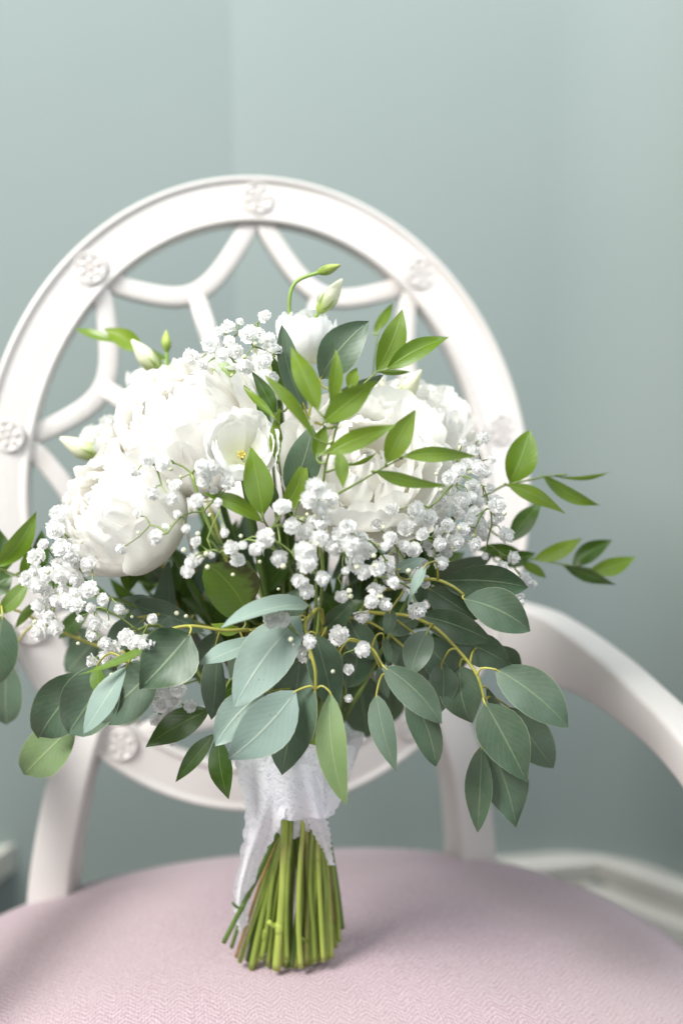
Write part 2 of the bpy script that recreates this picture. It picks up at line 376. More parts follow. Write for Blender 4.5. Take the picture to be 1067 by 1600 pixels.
# rosettes
def rosette_mesh():
    mb = MB(); r = 0.0128; nseg = 24
    prof = [(r, 0.0), (r, 0.0022), (r*0.93, 0.0034), (r*0.84, 0.0030), (r*0.80, 0.0018), (0.0, 0.0018)]
    vs = []; 
    for q, h in prof: vs += [(q*math.cos(2*math.pi*k/nseg), q*math.sin(2*math.pi*k/nseg), h) for k in range(nseg)]
    mb.add(vs, [[i*nseg+k, i*nseg+(k+1) % nseg, (i+1)*nseg+(k+1) % nseg, (i+1)*nseg+k] for i in range(len(prof)-1) for k in range(nseg)])
    def blob(cx, cy, rx, ry, h, ang):
        vs = []; R = 10
        for j, (s, z) in enumerate(((1, 0), (0.85, 0.55), (0.5, 0.9), (0.08, 1))):
            for k in range(R):
                x = rx*s*math.cos(2*math.pi*k/R); y = ry*s*math.sin(2*math.pi*k/R)
                vs.append((cx+x*math.cos(ang)-y*math.sin(ang), cy+x*math.sin(ang)+y*math.cos(ang), 0.0016+h*z))
        mb.add(vs, [[i*R+k, i*R+(k+1) % R, (i+1)*R+(k+1) % R, (i+1)*R+k] for i in range(3) for k in range(R)]+[[3*R+k for k in range(R)]])
    for k in range(6):
        a = k*math.pi/3+0.3; blob(0.0064*math.cos(a), 0.0064*math.sin(a), 0.0038, 0.0030, 0.0022, a)
    blob(0, 0, 0.0028, 0.0028, 0.0030, 0)
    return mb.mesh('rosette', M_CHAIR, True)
RM = rosette_mesh()
RA = [0, 41.2, 77.5, 113.3, 143.5, -143.5, -113.3, -77.5, -41.2]
for a in RA:
    t = math.radians(a); o = BK(A_*math.sin(t), B_*math.cos(t), 0.0055)
    R = Matrix((T, UP, NF)).transposed() @ Matrix.Rotation(rnd.random()*6, 3, 'Z')
    link('rosette', RM, back, o, R)
# web of scallops and spokes
ai, bi = A_-HW*0.9, B_-HW*0.9
def bar(name, pts, width, th=0.011, closed=False):
    fr = []
    for i, (u, v) in enumerate(pts):
        a = pts[max(i-1, 0)]; b = pts[min(i+1, len(pts)-1)]
        d = Vector((b[0]-a[0], b[1]-a[1])).normalized(); nn = Vector((d.y, -d.x))
        o = BK(u, v); e = 1e-3; ra = (BK(u+nn.x*e, v+nn.y*e)-o).normalized(); fr.append((o, ra, NF))
    def pr(i):
        h = width/2; return [(h, -th), (h, -0.003), (h, 0.0008), (h*0.88, 0.0022), (h*0.86, 0.0023), (-h*0.86, 0.0023), (-h*0.88, 0.0022), (-h, 0.0008), (-h, -0.003), (-h, -th)]
    mb = MB(); seg_sweep(mb, fr, pr); o = fr[len(fr)//2][0]
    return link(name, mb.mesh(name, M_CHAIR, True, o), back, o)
for i in range(9):
    t0 = RA[i]; t1 = RA[(i+1) % 9]
    if t1 < t0: t1 += 360
    pts = []
    for k in range(19):
        s = k/18; th = math.radians(t0+(t1-t0)*(0.02+0.96*s)); rho = 1.03-0.24*math.sin(math.pi*s)**0.72
        pts.append((ai*rho*math.sin(th), bi*rho*math.cos(th)))
    bar('lattice_scallop', pts, 0.0155)
    tm = math.radians((t0+t1)/2)
    bar('lattice_spoke', [(ai*q*math.sin(tm), bi*q*math.cos(tm)) for q in (0.80, 0.6, 0.4, 0.2, 0.08)], 0.0145, 0.0105)
mb = MB(); vs = []
for q, h in ((0.034, -0.012), (0.034, 0.002), (0.030, 0.006), (0.0, 0.007)):
    vs += [BK(q*math.cos(2*math.pi*k/28), q*math.sin(2*math.pi*k/28), h) for k in range(28)]
mb.add(vs, [[i*28+k, i*28+(k+1) % 28, (i+1)*28+(k+1) % 28, (i+1)*28+k] for i in range(3) for k in range(28)])
link('lattice_hub', mb.mesh('lattice_hub', M_CHAIR, True, BK(0, 0)), back, BK(0, 0))
# generic wooden limb: rounded rectangle swept along a path
def rrect(a, b, r=0.3):
    p = []
    for sx, sy, t0 in ((1, 1, 0), (-1, 1, 90), (-1, -1, 180), (1, -1, 270)):
        q = min(a, b)*r
        for k in range(4):
            t = math.radians(t0+k*30); p.append((sx*(a-q)+q*math.cos(t), sy*(b-q)+q*math.sin(t)))
    return p
def smooth_path(pts, sizes, k=6):
    q = []; r = []
    for i in range(len(pts)-1):
        a = pts[max(i-1, 0)]; b = pts[i]; c = pts[i+1]; d = pts[min(i+2, len(pts)-1)]
        for j in range(k):
            t = j/k; q.append(0.5*((2*b)+(c-a)*t+(2*a-5*b+4*c-d)*t*t+(3*b-a-3*c+d)*t**3))
            r.append(tuple(x*(1-t)+y*t for x, y in zip(sizes[i], sizes[i+1])))
    return q+[pts[-1]], r+[sizes[-1]]
def limb(name, pts, sizes, axis, rr=0.3, groove=None):
    """axis: direction (roughly) of the section's first axis"""
    q, r = smooth_path(pts, sizes); fr = []
    for i, p in enumerate(q):
        t = (q[min(i+1, len(q)-1)]-q[max(i-1, 0)]).normalized(); a = (axis-t*axis.dot(t)).normalized(); fr.append((p, a, t.cross(a)))
    mb = MB(); seg_sweep(mb, fr, lambda i: rrect(r[i][0], r[i][1], rr)); o = pts[0]
    x = link(name, mb.mesh(name, M_CHAIR, True, o), chair, o); x['_d'] = 0; del x['_d']
    return x, fr, r
for s in (-1, 1):
    # rear leg: leaves the lower oval, sweeps outward into the seat, then down to the floor
    tp = BK(s*0.146, -0.172, -0.004); lax = (Matrix.Rotation(math.radians(16)*s, 3, 'Z') @ T)
    pts = [tp, BK(s*0.166, -0.238, -0.003), SF(s*0.178, 0.004, -0.045), SF(s*0.178, -0.012, -0.12), SF(s*0.182, -0.06, -0.30), SF(s*0.185, -0.10, -0.47)]
    limb('rear_leg', pts, [(0.015, 0.012), (0.0165, 0.0145), (0.0175, 0.0175), (0.018, 0.018), (0.016, 0.016), (0.013, 0.013)], lax, 0.22)
    # front leg
    fp = [SF(s*0.225, 0.40, -0.10), SF(s*0.227, 0.402, -0.2), SF(s*0.222, 0.40, -0.35), SF(s*0.222, 0.40, -0.47)]
    limb('front_leg', fp, [(0.024, 0.024), (0.021, 0.021), (0.015, 0.015), (0.012, 0.012)], T, 0.5)
    # armrest
    if s == 1: ap = [P(792, 992, 0.835), P(858, 1010, 0.80), P(938, 1052, 0.745), P(1010, 1108, 0.695), P(1067, 1163, 0.655), P(1118, 1235, 0.625), P(1140, 1340, 0.61)]
    else:
        ap = []
        for p in (P(792, 992, 0.835), P(858, 1010, 0.80), P(938, 1052, 0.745), P(1010, 1108, 0.695), P(1067, 1163, 0.655), P(1118, 1235, 0.625), P(1140, 1340, 0.61)):
            r = p-SO; ap.append(SF(-r.dot(T), r.dot(N0), r.z))
    arm, fr, r = limb('armrest', ap, [(0.031, 0.012), (0.028, 0.013), (0.0205, 0.014), (0.0165, 0.0145), (0.0150, 0.0145), (0.0150, 0.014), (0.015, 0.014)], Z, 0.35)
    # carved outline on the arm's inner face
    for sg in (1, -1):
        mbg = MB(); b_side = -1 if s == 1 else 1
        pp = [o+a*(r[i][0]*0.52*sg)+b*(b_side*(r[i][1]-0.0002)) for i, (o, a, b) in enumerate(fr)][3:21]
        mbg.tube(pp, [0.0012]*len(pp), 5, smooth=1); link('carved_line', mbg.mesh('carved_line', M_CHAIR, True, pp[0]), arm, pp[0])
# seat cushion
def seat_ring(rho, z, n=120):
    out = []
    for k in range(n):
        t = 2*math.pi*k/n; c, s_ = math.cos(t), math.sin(t)
        l = 0.30*math.copysign(abs(c)**(2/2.3), c)*rho; f = 0.22+0.26*math.copysign(abs(s_)**(2/2.3), s_)*rho
        out.append((l, f, z))
    return out
org = SF(0, 0.22)
mb = MB(); vs = []; n = 120; prof = []
for k in range(1, 25):
    r = k/24; prof.append((r, -0.045*r**2.6))
prof += [(1.012, -0.053), (1.018, -0.064), (1.016, -0.078), (1.008, -0.088), (0.99, -0.092)]
for r, z in prof: vs += seat_ring(r, z)
vs.append((0, 0.22, 0.0))
fs = [[i*n+k, (i+1)*n+k, (i+1)*n+(k+1) % n, i*n+(k+1) % n] for i in range(len(prof)-1) for k in range(n)]+[[len(vs)-1, k, (k+1) % n] for k in range(n)]
vs = [Vector((l, 0.22-f, z)) for l, f, z in vs]; fs = [q[::-1] for q in fs]
seat = link('seat_cushion', mesh_of('seat_cushion', vs, fs, M_FAB), chair, org, Matrix((T, -N0, Z)).transposed())
mb = MB(); vs = []
for r, z in ((0.97, -0.088), (1.0, -0.09), (1.01, -0.10), (1.01, -0.135), (0.995, -0.145), (0.93, -0.145)):
    vs += [Vector((l, 0.22-f, z_)) for l, f, z_ in seat_ring(r, z)]
mb.add(vs, [[i*n+k, (i+1)*n+k, (i+1)*n+(k+1) % n, i*n+(k+1) % n] for i in range(5) for k in range(n)])
link('seat_rail', mb.mesh('seat_rail', M_CHAIR), chair, org, Matrix((T, -N0, Z)).transposed())

# ------------------------------------------------------------------ bouquet
FOOT = P(445, 1508, 0.60); FOOT.z = SEAT
TIE = P(470, 1262, 0.60)
bq = bpy.data.objects.new('bouquet', None); scene.collection.objects.link(bq)
bq.location = FOOT; WLOC[bq] = FOOT.copy()
bq['label'] = 'bridal bouquet of white peonies, gypsophila and eucalyptus, stems tied with lace'; bq['category'] = 'bouquet'
def dome(px, py, off=0.0):
    q = 1-((px-440)/430)**2-((py-860)/440)**2
    return 0.655-0.125*math.sqrt(max(0.0, q))+off

# ---- leaves
def leaf_mesh(B, Tp, wid, roll, bend, kind, mat, cup=0.16, wav=0.03, seed=0, twist=0.0, lat=0.0, curl=0.0):
    L = (Tp-B).length; a = (Tp-B).normalized(); view = ((B+Tp)/2-Vector((0, 0, CAMZ))).normalized()
    sd = a.cross(view).normalized(); nn = sd.cross(a).normalized()
    if nn.dot(view) > 0: nn = -nn
    nu, nv = 6, 11; vs = []; uv = []
    for j in range(nv):
        v = j/(nv-1)
        if kind == 'eu': wp = (math.sin(math.pi*min(1, v**0.86)))**0.80 if 0 < v < 1 else 0
        elif kind == 'round': wp = (math.sin(math.pi*min(1, v**0.92)))**0.58 if 0 < v < 1 else 0
        elif kind == 'drop': wp = (math.sin(math.pi*min(1, v**0.70)))**0.95 if 0 < v < 1 else 0
        else: wp = (math.sin(math.pi*min(1, v**0.84)))**0.98 if 0 < v < 1 else 0
        wp = max(wp, 0.03 if j == 0 else 0.008)
        rl = roll+twist*(v-0.5); s2 = sd*math.cos(rl)+nn*math.sin(rl); n2 = nn*math.cos(rl)-sd*math.sin(rl)
        c = B+a*(L*v)+nn*(bend*L*4*v*(1-v)-curl*L*v**3)+sd*(lat*L*4*v*(1-v))
        for i in range(nu+1):
            s = i/nu*2-1; hw = wid/2*wp
            wv = wav*wid*math.sin(v*9+seed+s*1.5)*abs(s)
            vs.append(c+s2*(hw*s)+n2*(cup*hw*abs(s)**1.4+wv)); uv.append((i/nu, v))
    fs = [[j*(nu+1)+i, j*(nu+1)+i+1, (j+1)*(nu+1)+i+1, (j+1)*(nu+1)+i] for j in range(nv-1) for i in range(nu)]
    return mesh_of('leaf', [x-B for x in vs], fs, mat, None, uv)
def nearest(pl, p):
    best = None
    for i in range(len(pl)-1):
        a, b = pl[i], pl[i+1]; t = max(0, min(1, (p-a).dot(b-a)/max(1e-9, (b-a).length_squared))); q = a+(b-a)*t
        if best is None or (q-p).length < (best-p).length: best = q
    return best
def branch(name, path, leaves, kind, mat, twig, r0=0.0015, r1=0.0008, tie=True):
    """path: [(px,py,depth)], leaves: [(bx,by,tx,ty,w,dB,dT,roll,bend[,opts])]"""
    pl = [P(*q) for q in path]
    mb = MB(); root = ([TIE+Vector((rnd.uniform(-.008, .008), rnd.uniform(-.008, .008), 0.01))] if tie else [])
    pts = root+pl; k = len(pts); r0 *= 0.8; r1 *= 0.72
    mb.tube(pts, [r0+(r1-r0)*i/max(1, k-1) for i in range(k)], 6, smooth=4)
    fine = []
    for i in range(len(pl)-1):
        for t in range(4):
            a = pl[max(i-1, 0)]; b = pl[i]; c = pl[i+1]; d = pl[min(i+2, len(pl)-1)]; t /= 4
            fine.append(0.5*((2*b)+(c-a)*t+(2*a-5*b+4*c-d)*t*t+(3*b-a-3*c+d)*t**3))
    fine.append(pl[-1])
    todo = []
    for lf in leaves:
        bx, by, tx, ty, wd, dB, dT, roll, bend = lf[:9]; op = lf[9] if len(lf) > 9 else {}
        B = P(bx, by, dB); Tp = P(tx, ty, dT); rl = math.radians(roll)
        W = wd/ppm((dB+dT)/2)/max(0.25, math.cos(rl))
        me = leaf_mesh(B, Tp, W, rl, bend, op.get('k', kind), op.get('m', mat), op.get('cup', rnd.uniform(0.06, 0.36)), rnd.uniform(.02, .055), rnd.random()*6, op.get('tw', rnd.uniform(-0.7, 0.7)), rnd.uniform(-.07, .07), rnd.uniform(-.06, .10))
        todo.append((me, B, op))
        q = nearest(fine, B); dist = (q-B).length
        if 0.0008 < dist < 0.05 and not op.get('nopet'):
            ax = (Tp-B).normalized(); mid = (q+B)/2 - ax*min(0.3*dist, 0.006)
            mb.tube([q, mid, B, B+ax*0.004], [0.0008, 0.0007, 0.0006, 0.0003], 5, smooth=3)
    o = link(name, mb.mesh(name, twig, True, pl[0]), bq, pl[0])
    for me, B, op in todo:
        x = link('leaf', me, o, B)
        if 'label' in op: x['label'] = op['label']
    return o
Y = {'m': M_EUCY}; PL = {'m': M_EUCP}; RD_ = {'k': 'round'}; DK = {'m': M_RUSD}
# front drooping eucalyptus
branch('eucalyptus_branch', [(505, 975, .585), (478, 972, .535), (483, 1010, .522), (493, 1050, .520), (492, 1095, .522)], [
    (470, 962, 366, 1106, 84, .535, .512, 10, .05, PL), (482, 946, 350, 981, 30, .535, .50, 52, .07, PL),
    (462, 1080, 358, 1186, 82, .518, .512, -8, .06, PL), (412, 1082, 337, 1165, 62, .528, .52, 5, .03, PL),
    (468, 1032, 440, 1212, 84, .528, .522, 15, .03, {}), (492, 990, 524, 1115, 56, .526, .53, -25, .03, {}),
    (516, 1082, 541, 1258, 50, .518, .505, 8, .04, {'m': M_EUCY, 'k': 'eu'}), (440, 1000, 400, 1110, 40, .545, .55, 20, .02, {})],
    'eu', M_EUC, M_TWIG, 0.0020, 0.0012)
branch('eucalyptus_branch', [(430, 1000, .60), (395, 985, .56), (350, 985, .545), (300, 978, .54), (262, 985, .535), (225, 1008, .53), (200, 1035, .53)], [
    (408, 998, 308, 1040, 30, .55, .53, 50, .06, PL), (338, 1005, 330, 1127, 40, .55, .55, 30, .03, {}),
    (297, 990, 219, 1076, 96, .535, .525, 5, .05, {'k': 'drop'}), (248, 1035, 150, 1125, 80, .545, .545, 10, .03, RD_),
    (200, 1040, 131, 1147, 40, .525, .515, 40, .05, PL), (182, 1042, 108, 1146, 92, .55, .548, 5, .04, RD_),
    (140, 1055, 62, 1152, 84, .56, .56, 0, .04, RD_), (118, 1132, 39, 1211, 74, .57, .575, 10, .04, {'k': 'round', 'm': M_EUCY}),
    (205, 945, 318, 985, 46, .60, .575, 20, .05, {}), (255, 995, 118, 1056, 12, .535, .515, 35, .06, {'m': M_RUS, 'k': 'ru'}),
    (153, 1038, 161, 1092, 24, .54, .535, 20, .02, {'m': M_RUS, 'k': 'ru'})],
    'eu', M_EUC, M_TWIG, 0.0018, 0.0009)
branch('eucalyptus_branch', [(330, 1040, .64), (190, 1020, .64), (90, 985, .63), (30, 955, .62), (-15, 945, .61)], [
    (5, 962, -8, 1070, 66, .60, .60, 10, .04, RD_), (12, 1035, 12, 1132, 56, .63, .63, 15, .03, RD_),
    (150, 1000, 105, 1050, 50, .66, .66, 10, .02, RD_), (120, 980, 150, 1035, 46, .67, .67, 10, .02, RD_), (225, 1060, 190, 1135, 56, .65, .65, 0, .02, RD_)],
    'eu', M_EUC, M_TWIG, 0.0016, 0.001)
# right eucalyptus, two branches
branch('eucalyptus_branch', [(560, 960, .62), (640, 915, .57), (675, 905, .555), (705, 915, .55), (725, 930, .55)], [
    (690, 908, 826, 918, 58, .555, .56, 20, .06, {}), (724, 936, 830, 987, 66, .548, .545, -10, .05, {}), (668, 918, 745, 968, 52, .565, .565, 15, .03, {}),
    (618, 893, 661, 873, 20, .535, .53, 30, .04, PL), (666, 882, 637, 946, 14, .53, .525, 50, .04, PL), (612, 950, 601, 992, 22, .54, .54, 20, .02, {})],
    'eu', M_EUC, M_TWIG, 0.0017, 0.0011)
branch('eucalyptus_branch', [(540, 985, .62), (610, 960, .57), (670, 975, .555), (715, 1015, .55), (745, 1055, .545), (757, 1095, .545)], [
    (655, 962, 772, 1004, 48, .558, .555, 20, .05, {}), (705, 998, 800, 1042, 54, .56, .565, 10, .04, {}), (668, 985, 642, 1052, 46, .545, .54, 5, .04, {'k': 'round'}),
    (690, 1036, 688, 1116, 46, .55, .55, -10, .02, {'k': 'drop'}), (718, 1040, 738, 1134, 70, .553, .553, 0, .04, {'k': 'drop', 'tw': .1}),
    (774, 1046, 889, 1138, 74, .54, .53, -12, .05, {}), (757, 1098, 823, 1222, 80, .54, .535, 5, .05, {'k': 'drop'}), (795, 1105, 866, 1202, 66, .57, .575, 0, .03, {}),
    (752, 1165, 746, 1302, 44, .55, .55, 20, .04, {}), (764, 1165, 806, 1292, 78, .552, .55, 0, .04, {'k': 'drop'}), (760, 1075, 826, 1190, 26, .556, .56, 45, .03, {}),
    (770, 1010, 815, 1050, 44, .575, .58, 0, .02, {}), (660, 1000, 720, 1062, 60, .58, .585, 0, .02, {})],
    'eu', M_EUC, M_TWIG, 0.0018, 0.0011)
branch('eucalyptus_branch', [(500, 1005, .60), (545, 1000, .56), (580, 1012, .54), (598, 1040, .53), (620, 1055, .53)], [
    (600, 1042, 691, 1132, 54, .525, .515, 15, .06, {}), (640, 1085, 682, 1200, 50, .535, .53, 25, .04, {}), (588, 1085, 620, 1206, 42, .53, .52, 10, .05, {'k': 'drop'}),
    (532, 1016, 541, 1078, 30, .54, .54, 20, .03, {}), (598, 990, 606, 1042, 14, .54, .54, 40, .02, {}), (592, 1040, 606, 1092, 20, .55, .55, 30, .02, {})],
    'eu', M_EUC, M_TWIG, 0.0015, 0.0009)
branch('eucalyptus_branch', [(540, 1010, .67), (575, 1050, .66), (620, 1080, .65)], [
    (560, 1050, 575, 1150, 74, .66, .66, 0, .02, RD_), (530, 1040, 520, 1110, 50, .67, .67, 0, .02, RD_), (600, 1060, 610, 1130, 50, .66, .66, 10, .02, RD_), (600, 1000, 690, 1040, 60, .63, .62, 0, .02, {}), (470, 920, 450, 985, 40, .60, .60, 10, 0, {})],
    'eu', M_EUC, M_TWIGB, 0.0016, 0.001)
# upper eucalyptus
branch('eucalyptus_branch', [(480, 830, .64), (478, 720, .60), (482, 660, .59), (490, 610, .595), (500, 595, .60)], [
    (500, 592, 576, 502, 62, .60, .60, 0, .05, {}), (476, 637, 440, 507, 36, .575, .575, 30, .05, {}), (452, 772, 488, 664, 56, .548, .55, 5, .05, {}),
    (580, 668, 553, 638, 32, .60, .60, 0, .02, {}), (530, 610, 600, 585, 20, .60, .61, 40, .03, {})],
    'eu', M_EUC, M_TWIG, 0.0014, 0.0009)
branch('eucalyptus_branch', [(330, 800, .68), (285, 650, .68), (262, 600, .675)], [
    (240, 628, 204, 592, 40, .66, .66, 0, .03, {'k': 'round'}), (285, 610, 300, 560, 36, .68, .68, 10, .02, {})],
    'eu', M_EUC, M_TWIG, 0.0014, 0.0009)
# ruscus over the right peony
branch('ruscus_branch', [(495, 900, .60), (503, 780, .535), (508, 730, .52), (520, 690, .515), (530, 655, .515), (548, 620, .53), (590, 580, .545)], [
    (588, 580, 628, 484, 40, .545, .55, 10, .05, {}), (604, 577, 703, 526, 32, .545, .545, -10, .05, {}), (590, 580, 641, 581, 9, .545, .54, 50, .04, {}),
    (505, 661, 588, 594, 40, .508, .51, 10, .06, {}), (497, 642, 454, 541, 36, .51, .515, 5, .05, {}), (491, 684, 411, 584, 20, .512, .51, 40, .05, {}),
    (516, 632, 525, 545, 22, .515, .525, 30, .04, {}), (546, 610, 558, 574, 20, .53, .535, 15, .03, {}), (508, 710, 618, 664, 32, .505, .505, 5, .06, {}),
    (495, 716, 509, 664, 24, .52, .525, 10, .02, {}), (528, 705, 536, 763, 22, .515, .51, 5, .04, {}), (540, 727, 590, 706, 7, .53, .53, 50, .03, {})],
    'ru', M_RUS, M_GST, 0.0013, 0.0007)
branch('ruscus_branch', [(503, 785, .535), (540, 765, .53), (570, 748, .525), (600, 730, .525), (628, 716, .525)], [
    (603, 724, 649, 640, 38, .522, .525, 15, .05, {}), (630, 713, 743, 713, 24, .52, .515, 15, .06, {}), (585, 736, 698, 759, 20, .52, .51, 30, .05, {})],
    'ru', M_RUS, M_GST, 0.001, 0.0006, tie=False)
branch('ruscus_branch', [(470, 960, .62), (450, 880, .57), (428, 840, .54), (412, 812, .53), (405, 790, .53)], [
    (411, 806, 391, 697, 46, .525, .53, 5, .05, {}), (410, 815, 314, 770, 26, .53, .525, 25, .06, {}), (441, 802, 476, 718, 32, .54, .55, 15, .04, {}),
    (430, 800, 415, 745, 20, .56, .565, 20, .03, DK)],
    'ru', M_RUS, M_GST, 0.0013, 0.0007)
branch('ruscus_branch', [(450, 850, .62), (436, 720, .56), (434, 670, .56), (425, 640, .565)], [
    (433, 722, 437, 638, 18, .555, .56, 30, .03, {}), (431, 650, 393, 580, 22, .56, .565, 25, .04, DK), (430, 655, 379, 604, 13, .555, .56, 40, .03, {}),
    (372, 595, 328, 560, 28, .60, .61, 10, .05, {}), (425, 690, 400, 620, 16, .57, .575, 20, .03, DK), (455, 620, 425, 555, 20, .575, .58, 20, .03, DK)],
    'ru', M_RUS, M_GST, 0.0011, 0.0006)
branch('ruscus_branch', [(560, 800, .68), (585, 560, .66), (595, 510, .66)], [(583, 520, 614, 472, 16, .66, .665, 10, .04, {}), (590, 540, 615, 525, 10, .66, .66, 20, .02, {})], 'ru', M_RUS, M_GST, 0.001, 0.0006)
# ruscus to the right
branch('ruscus_branch', [(600, 900, .65), (720, 800, .63), (780, 762, .625), (800, 756, .625), (850, 745, .635), (885, 741, .64)], [
    (796, 755, 827, 671, 48, .62, .625, 10, .05, {'m': M_RUS, 'k': 'eu'}), (792, 757, 882, 802, 24, .62, .61, 25, .06, {}), (848, 743, 939, 790, 22, .635, .63, 25, .05, {}),
    (868, 744, 958, 736, 7, .64, .645, 50, .05, {}), (797, 846, 846, 784, 32, .645, .65, 10, .04, DK)],
    'ru', M_RUS, M_GST, 0.0013, 0.0007)
branch('ruscus_branch', [(600, 920, .66), (740, 875, .645), (800, 868, .65), (870, 880, .66), (930, 890, .67)], [
    (833, 874, 908, 841, 26, .65, .655, 5, .04, {}), (893, 887, 956, 844, 30, .665, .67, 5, .04, DK), (920, 892, 992, 870, 28, .67, .675, 5, .04, {}),
    (880, 884, 962, 914, 20, .66, .66, 25, .04, DK), (778, 878, 838, 864, 26, .64, .645, 10, .04, DK), (820, 870, 740, 858, 24, .65, .64, 10, .04, DK), (812, 878, 855, 905, 16, .655, .66, 20, .03, {})],
    'ru', M_RUS, M_GST, 0.0013, 0.0007)
# ruscus to the left
branch('ruscus_branch', [(330, 1000, .66), (180, 960, .64), (90, 925, .62), (40, 905, .615), (-5, 885, .61), (-40, 860, .61)], [
    (-4, 885, 57, 799, 34, .61, .61, 10, .05, {}), (-10, 905, -4, 822, 50, .63, .635, 10, .03, DK), (43, 918, 49, 850, 24, .615, .62, 15, .04, {}),
    (46, 908, -6, 962, 28, .61, .605, 15, .05, {}), (66, 938, 24, 982, 16, .615, .61, 25, .04, {}), (62, 895, 66, 828, 28, .64, .64, 10, .03, DK),
    (20, 900, -25, 925, 40, .625, .62, 10, .03, DK), (140, 955, 90, 1000, 30, .64, .64, 15, .03, DK)],
    'ru', M_RUS, M_GST, 0.0013, 0.0007)
# hanging ruscus below
branch('ruscus_branch', [(400, 1080, .60), (365, 1060, .575), (348, 1090, .56), (341, 1130, .555), (340, 1155, .55)], [
    (328, 1108, 227, 1168, 48, .56, .55, 10, .05, {}), (336, 1146, 274, 1223, 28, .555, .55, 15, .05, {}), (341, 1150, 358, 1252, 38, .55, .545, 10, .05, {}), (345, 1090, 385, 1060, 26, .57, .575, 10, .03, DK), (350, 1060, 300, 1030, 40, .60, .60, 5, .03, DK)],
    'ru', M_RUSD, M_GST, 0.0012, 0.0007)
branch('ruscus_branch', [(430, 1000, .64), (400, 975, .60), (378, 962, .57)], [
    (385, 958, 318, 876, 82, .56, .535, 5, .06, {'m': M_BROWN, 'k': 'round', 'cup': .3, 'label': 'green leaf with a browned mottled edge'}), (375, 985, 330, 975, 20, .57, .565, 10, .02, {})],
    'ru', M_RUS, M_GST, 0.0014, 0.0008)
branch('ruscus_branch', [(330, 800, .70), (270, 640, .69), (225, 560, .69)], [
    (226, 548, 163, 514, 30, .69, .695, 10, .05, {}), (180, 535, 114, 513, 14, .69, .70, 25, .05, {}), (268, 590, 235, 545, 30, .70, .70, 10, .03, {}), (300, 600, 275, 560, 26, .70, .70, 10, .03, DK)],
    'ru', M_RUS, M_GST, 0.0012, 0.0007)
branch('eucalyptus_branch', [(420, 1010, .62), (340, 985, .60), (270, 960, .59), (215, 965, .585)], [
    (300, 965, 250, 1010, 44, .585, .58, 10, .03, {}), (340, 985, 300, 1060, 50, .59, .59, -15, .03, {}), (260, 960, 190, 935, 40, .595, .60, 10, .03, {}), (225, 968, 165, 1010, 46, .585, .585, 5, .03, RD_), (380, 1000, 365, 1075, 44, .585, .585, 15, .03, {}), (290, 1010, 235, 1090, 56, .60, .60, 0, .03, RD_)],
    'eu', M_EUC, M_TWIG, 0.0016, 0.001)
branch('eucalyptus_branch', [(470, 1060, .61), (500, 990, .59), (550, 965, .585), (600, 985, .585), (640, 1020, .585)], [
    (505, 985, 550, 940, 34, .585, .58, 10, .03, {}), (545, 968, 590, 1030, 48, .585, .585, 10, .03, {}), (500, 1000, 455, 1075, 46, .575, .57, -10, .03, {}), (600, 985, 660, 960, 38, .585, .58, 15, .03, {}), (560, 1000, 545, 1075, 50, .60, .60, 0, .03, RD_), (630, 1010, 665, 1085, 52, .59, .595, 0, .03, {})],
    'eu', M_EUC, M_TWIG, 0.0016, 0.001)
# deep foliage between the blooms
for k in range(9):
    x0 = 250+k*52+rnd.uniform(-20, 20); lv = []
    for j in range(13):
        bx = x0+rnd.uniform(-70, 70); by = rnd.uniform(880, 1060); d = rnd.uniform(.615, .70)
        a = math.atan2(by-1250, bx-460)+rnd.uniform(-.9, .9); L = rnd.uniform(60, 120)
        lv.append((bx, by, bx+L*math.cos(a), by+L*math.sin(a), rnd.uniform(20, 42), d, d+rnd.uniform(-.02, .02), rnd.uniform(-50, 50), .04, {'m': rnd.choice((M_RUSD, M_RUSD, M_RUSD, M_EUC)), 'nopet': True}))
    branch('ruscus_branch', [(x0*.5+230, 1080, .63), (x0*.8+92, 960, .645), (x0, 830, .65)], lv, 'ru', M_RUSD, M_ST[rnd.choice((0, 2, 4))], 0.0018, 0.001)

# ---- peonies and lisianthus
def petal_mesh(rho, th0, th1, half, flare, frill, ruf, seed, mat, nu=20, nv=10):
    """petal on a sphere of radius rho: from polar angle th0 (base) to th1 (tip), half-width in degrees"""
    vs = []; uv = []; r = random.Random(seed); o = Vector((r.uniform(0, 50), r.uniform(0, 50), r.uniform(0, 50)))
    for j in range(nv):
        v = j/(nv-1)
        wp = (0.25+0.75*math.sin(math.pi/2*min(1, v*1.45))) if v < 0.7 else math.sqrt(max(0.0, 1-((v-0.7)/0.36)**2*0.55))
        for i in range(nu+1):
            s = i/nu*2-1
            edge = 1-0.10*abs(s)**2.5*(v**2)
            notch = frill*(noise.noise(o+Vector((s*3.2, 0, 7)))*1.2+noise.noise(o+Vector((s*6, 3, 1)))*0.35)*v**4
            th = math.radians(th0+(th1-th0)*v*edge)-notch
            ph = math.radians(half)*wp*s/max(0.45, math.sin(max(0.35, th)))*0.8
            rr = rho*(1+flare*v**3+ruf*noise.noise(o+Vector((s*2.2, v*2.4, 0)))*v+1.2*ruf*noise.noise(o+Vector((s*4.5, v*2, 5)))*v**4)
            vs.append(Vector((rr*math.sin(th)*math.cos(ph), rr*math.sin(th)*math.sin(ph), rr*math.cos(th)))); uv.append((i/nu, v))
    fs = [[j*(nu+1)+i, j*(nu+1)+i+1, (j+1)*(nu+1)+i+1, (j+1)*(nu+1)+i] for j in range(nv-1) for i in range(nu)]
    return mesh_of('petal', vs, fs, mat, None, uv)
def axis_rot(ax): return Vector(ax).normalized().to_track_quat('Z', 'Y').to_matrix()
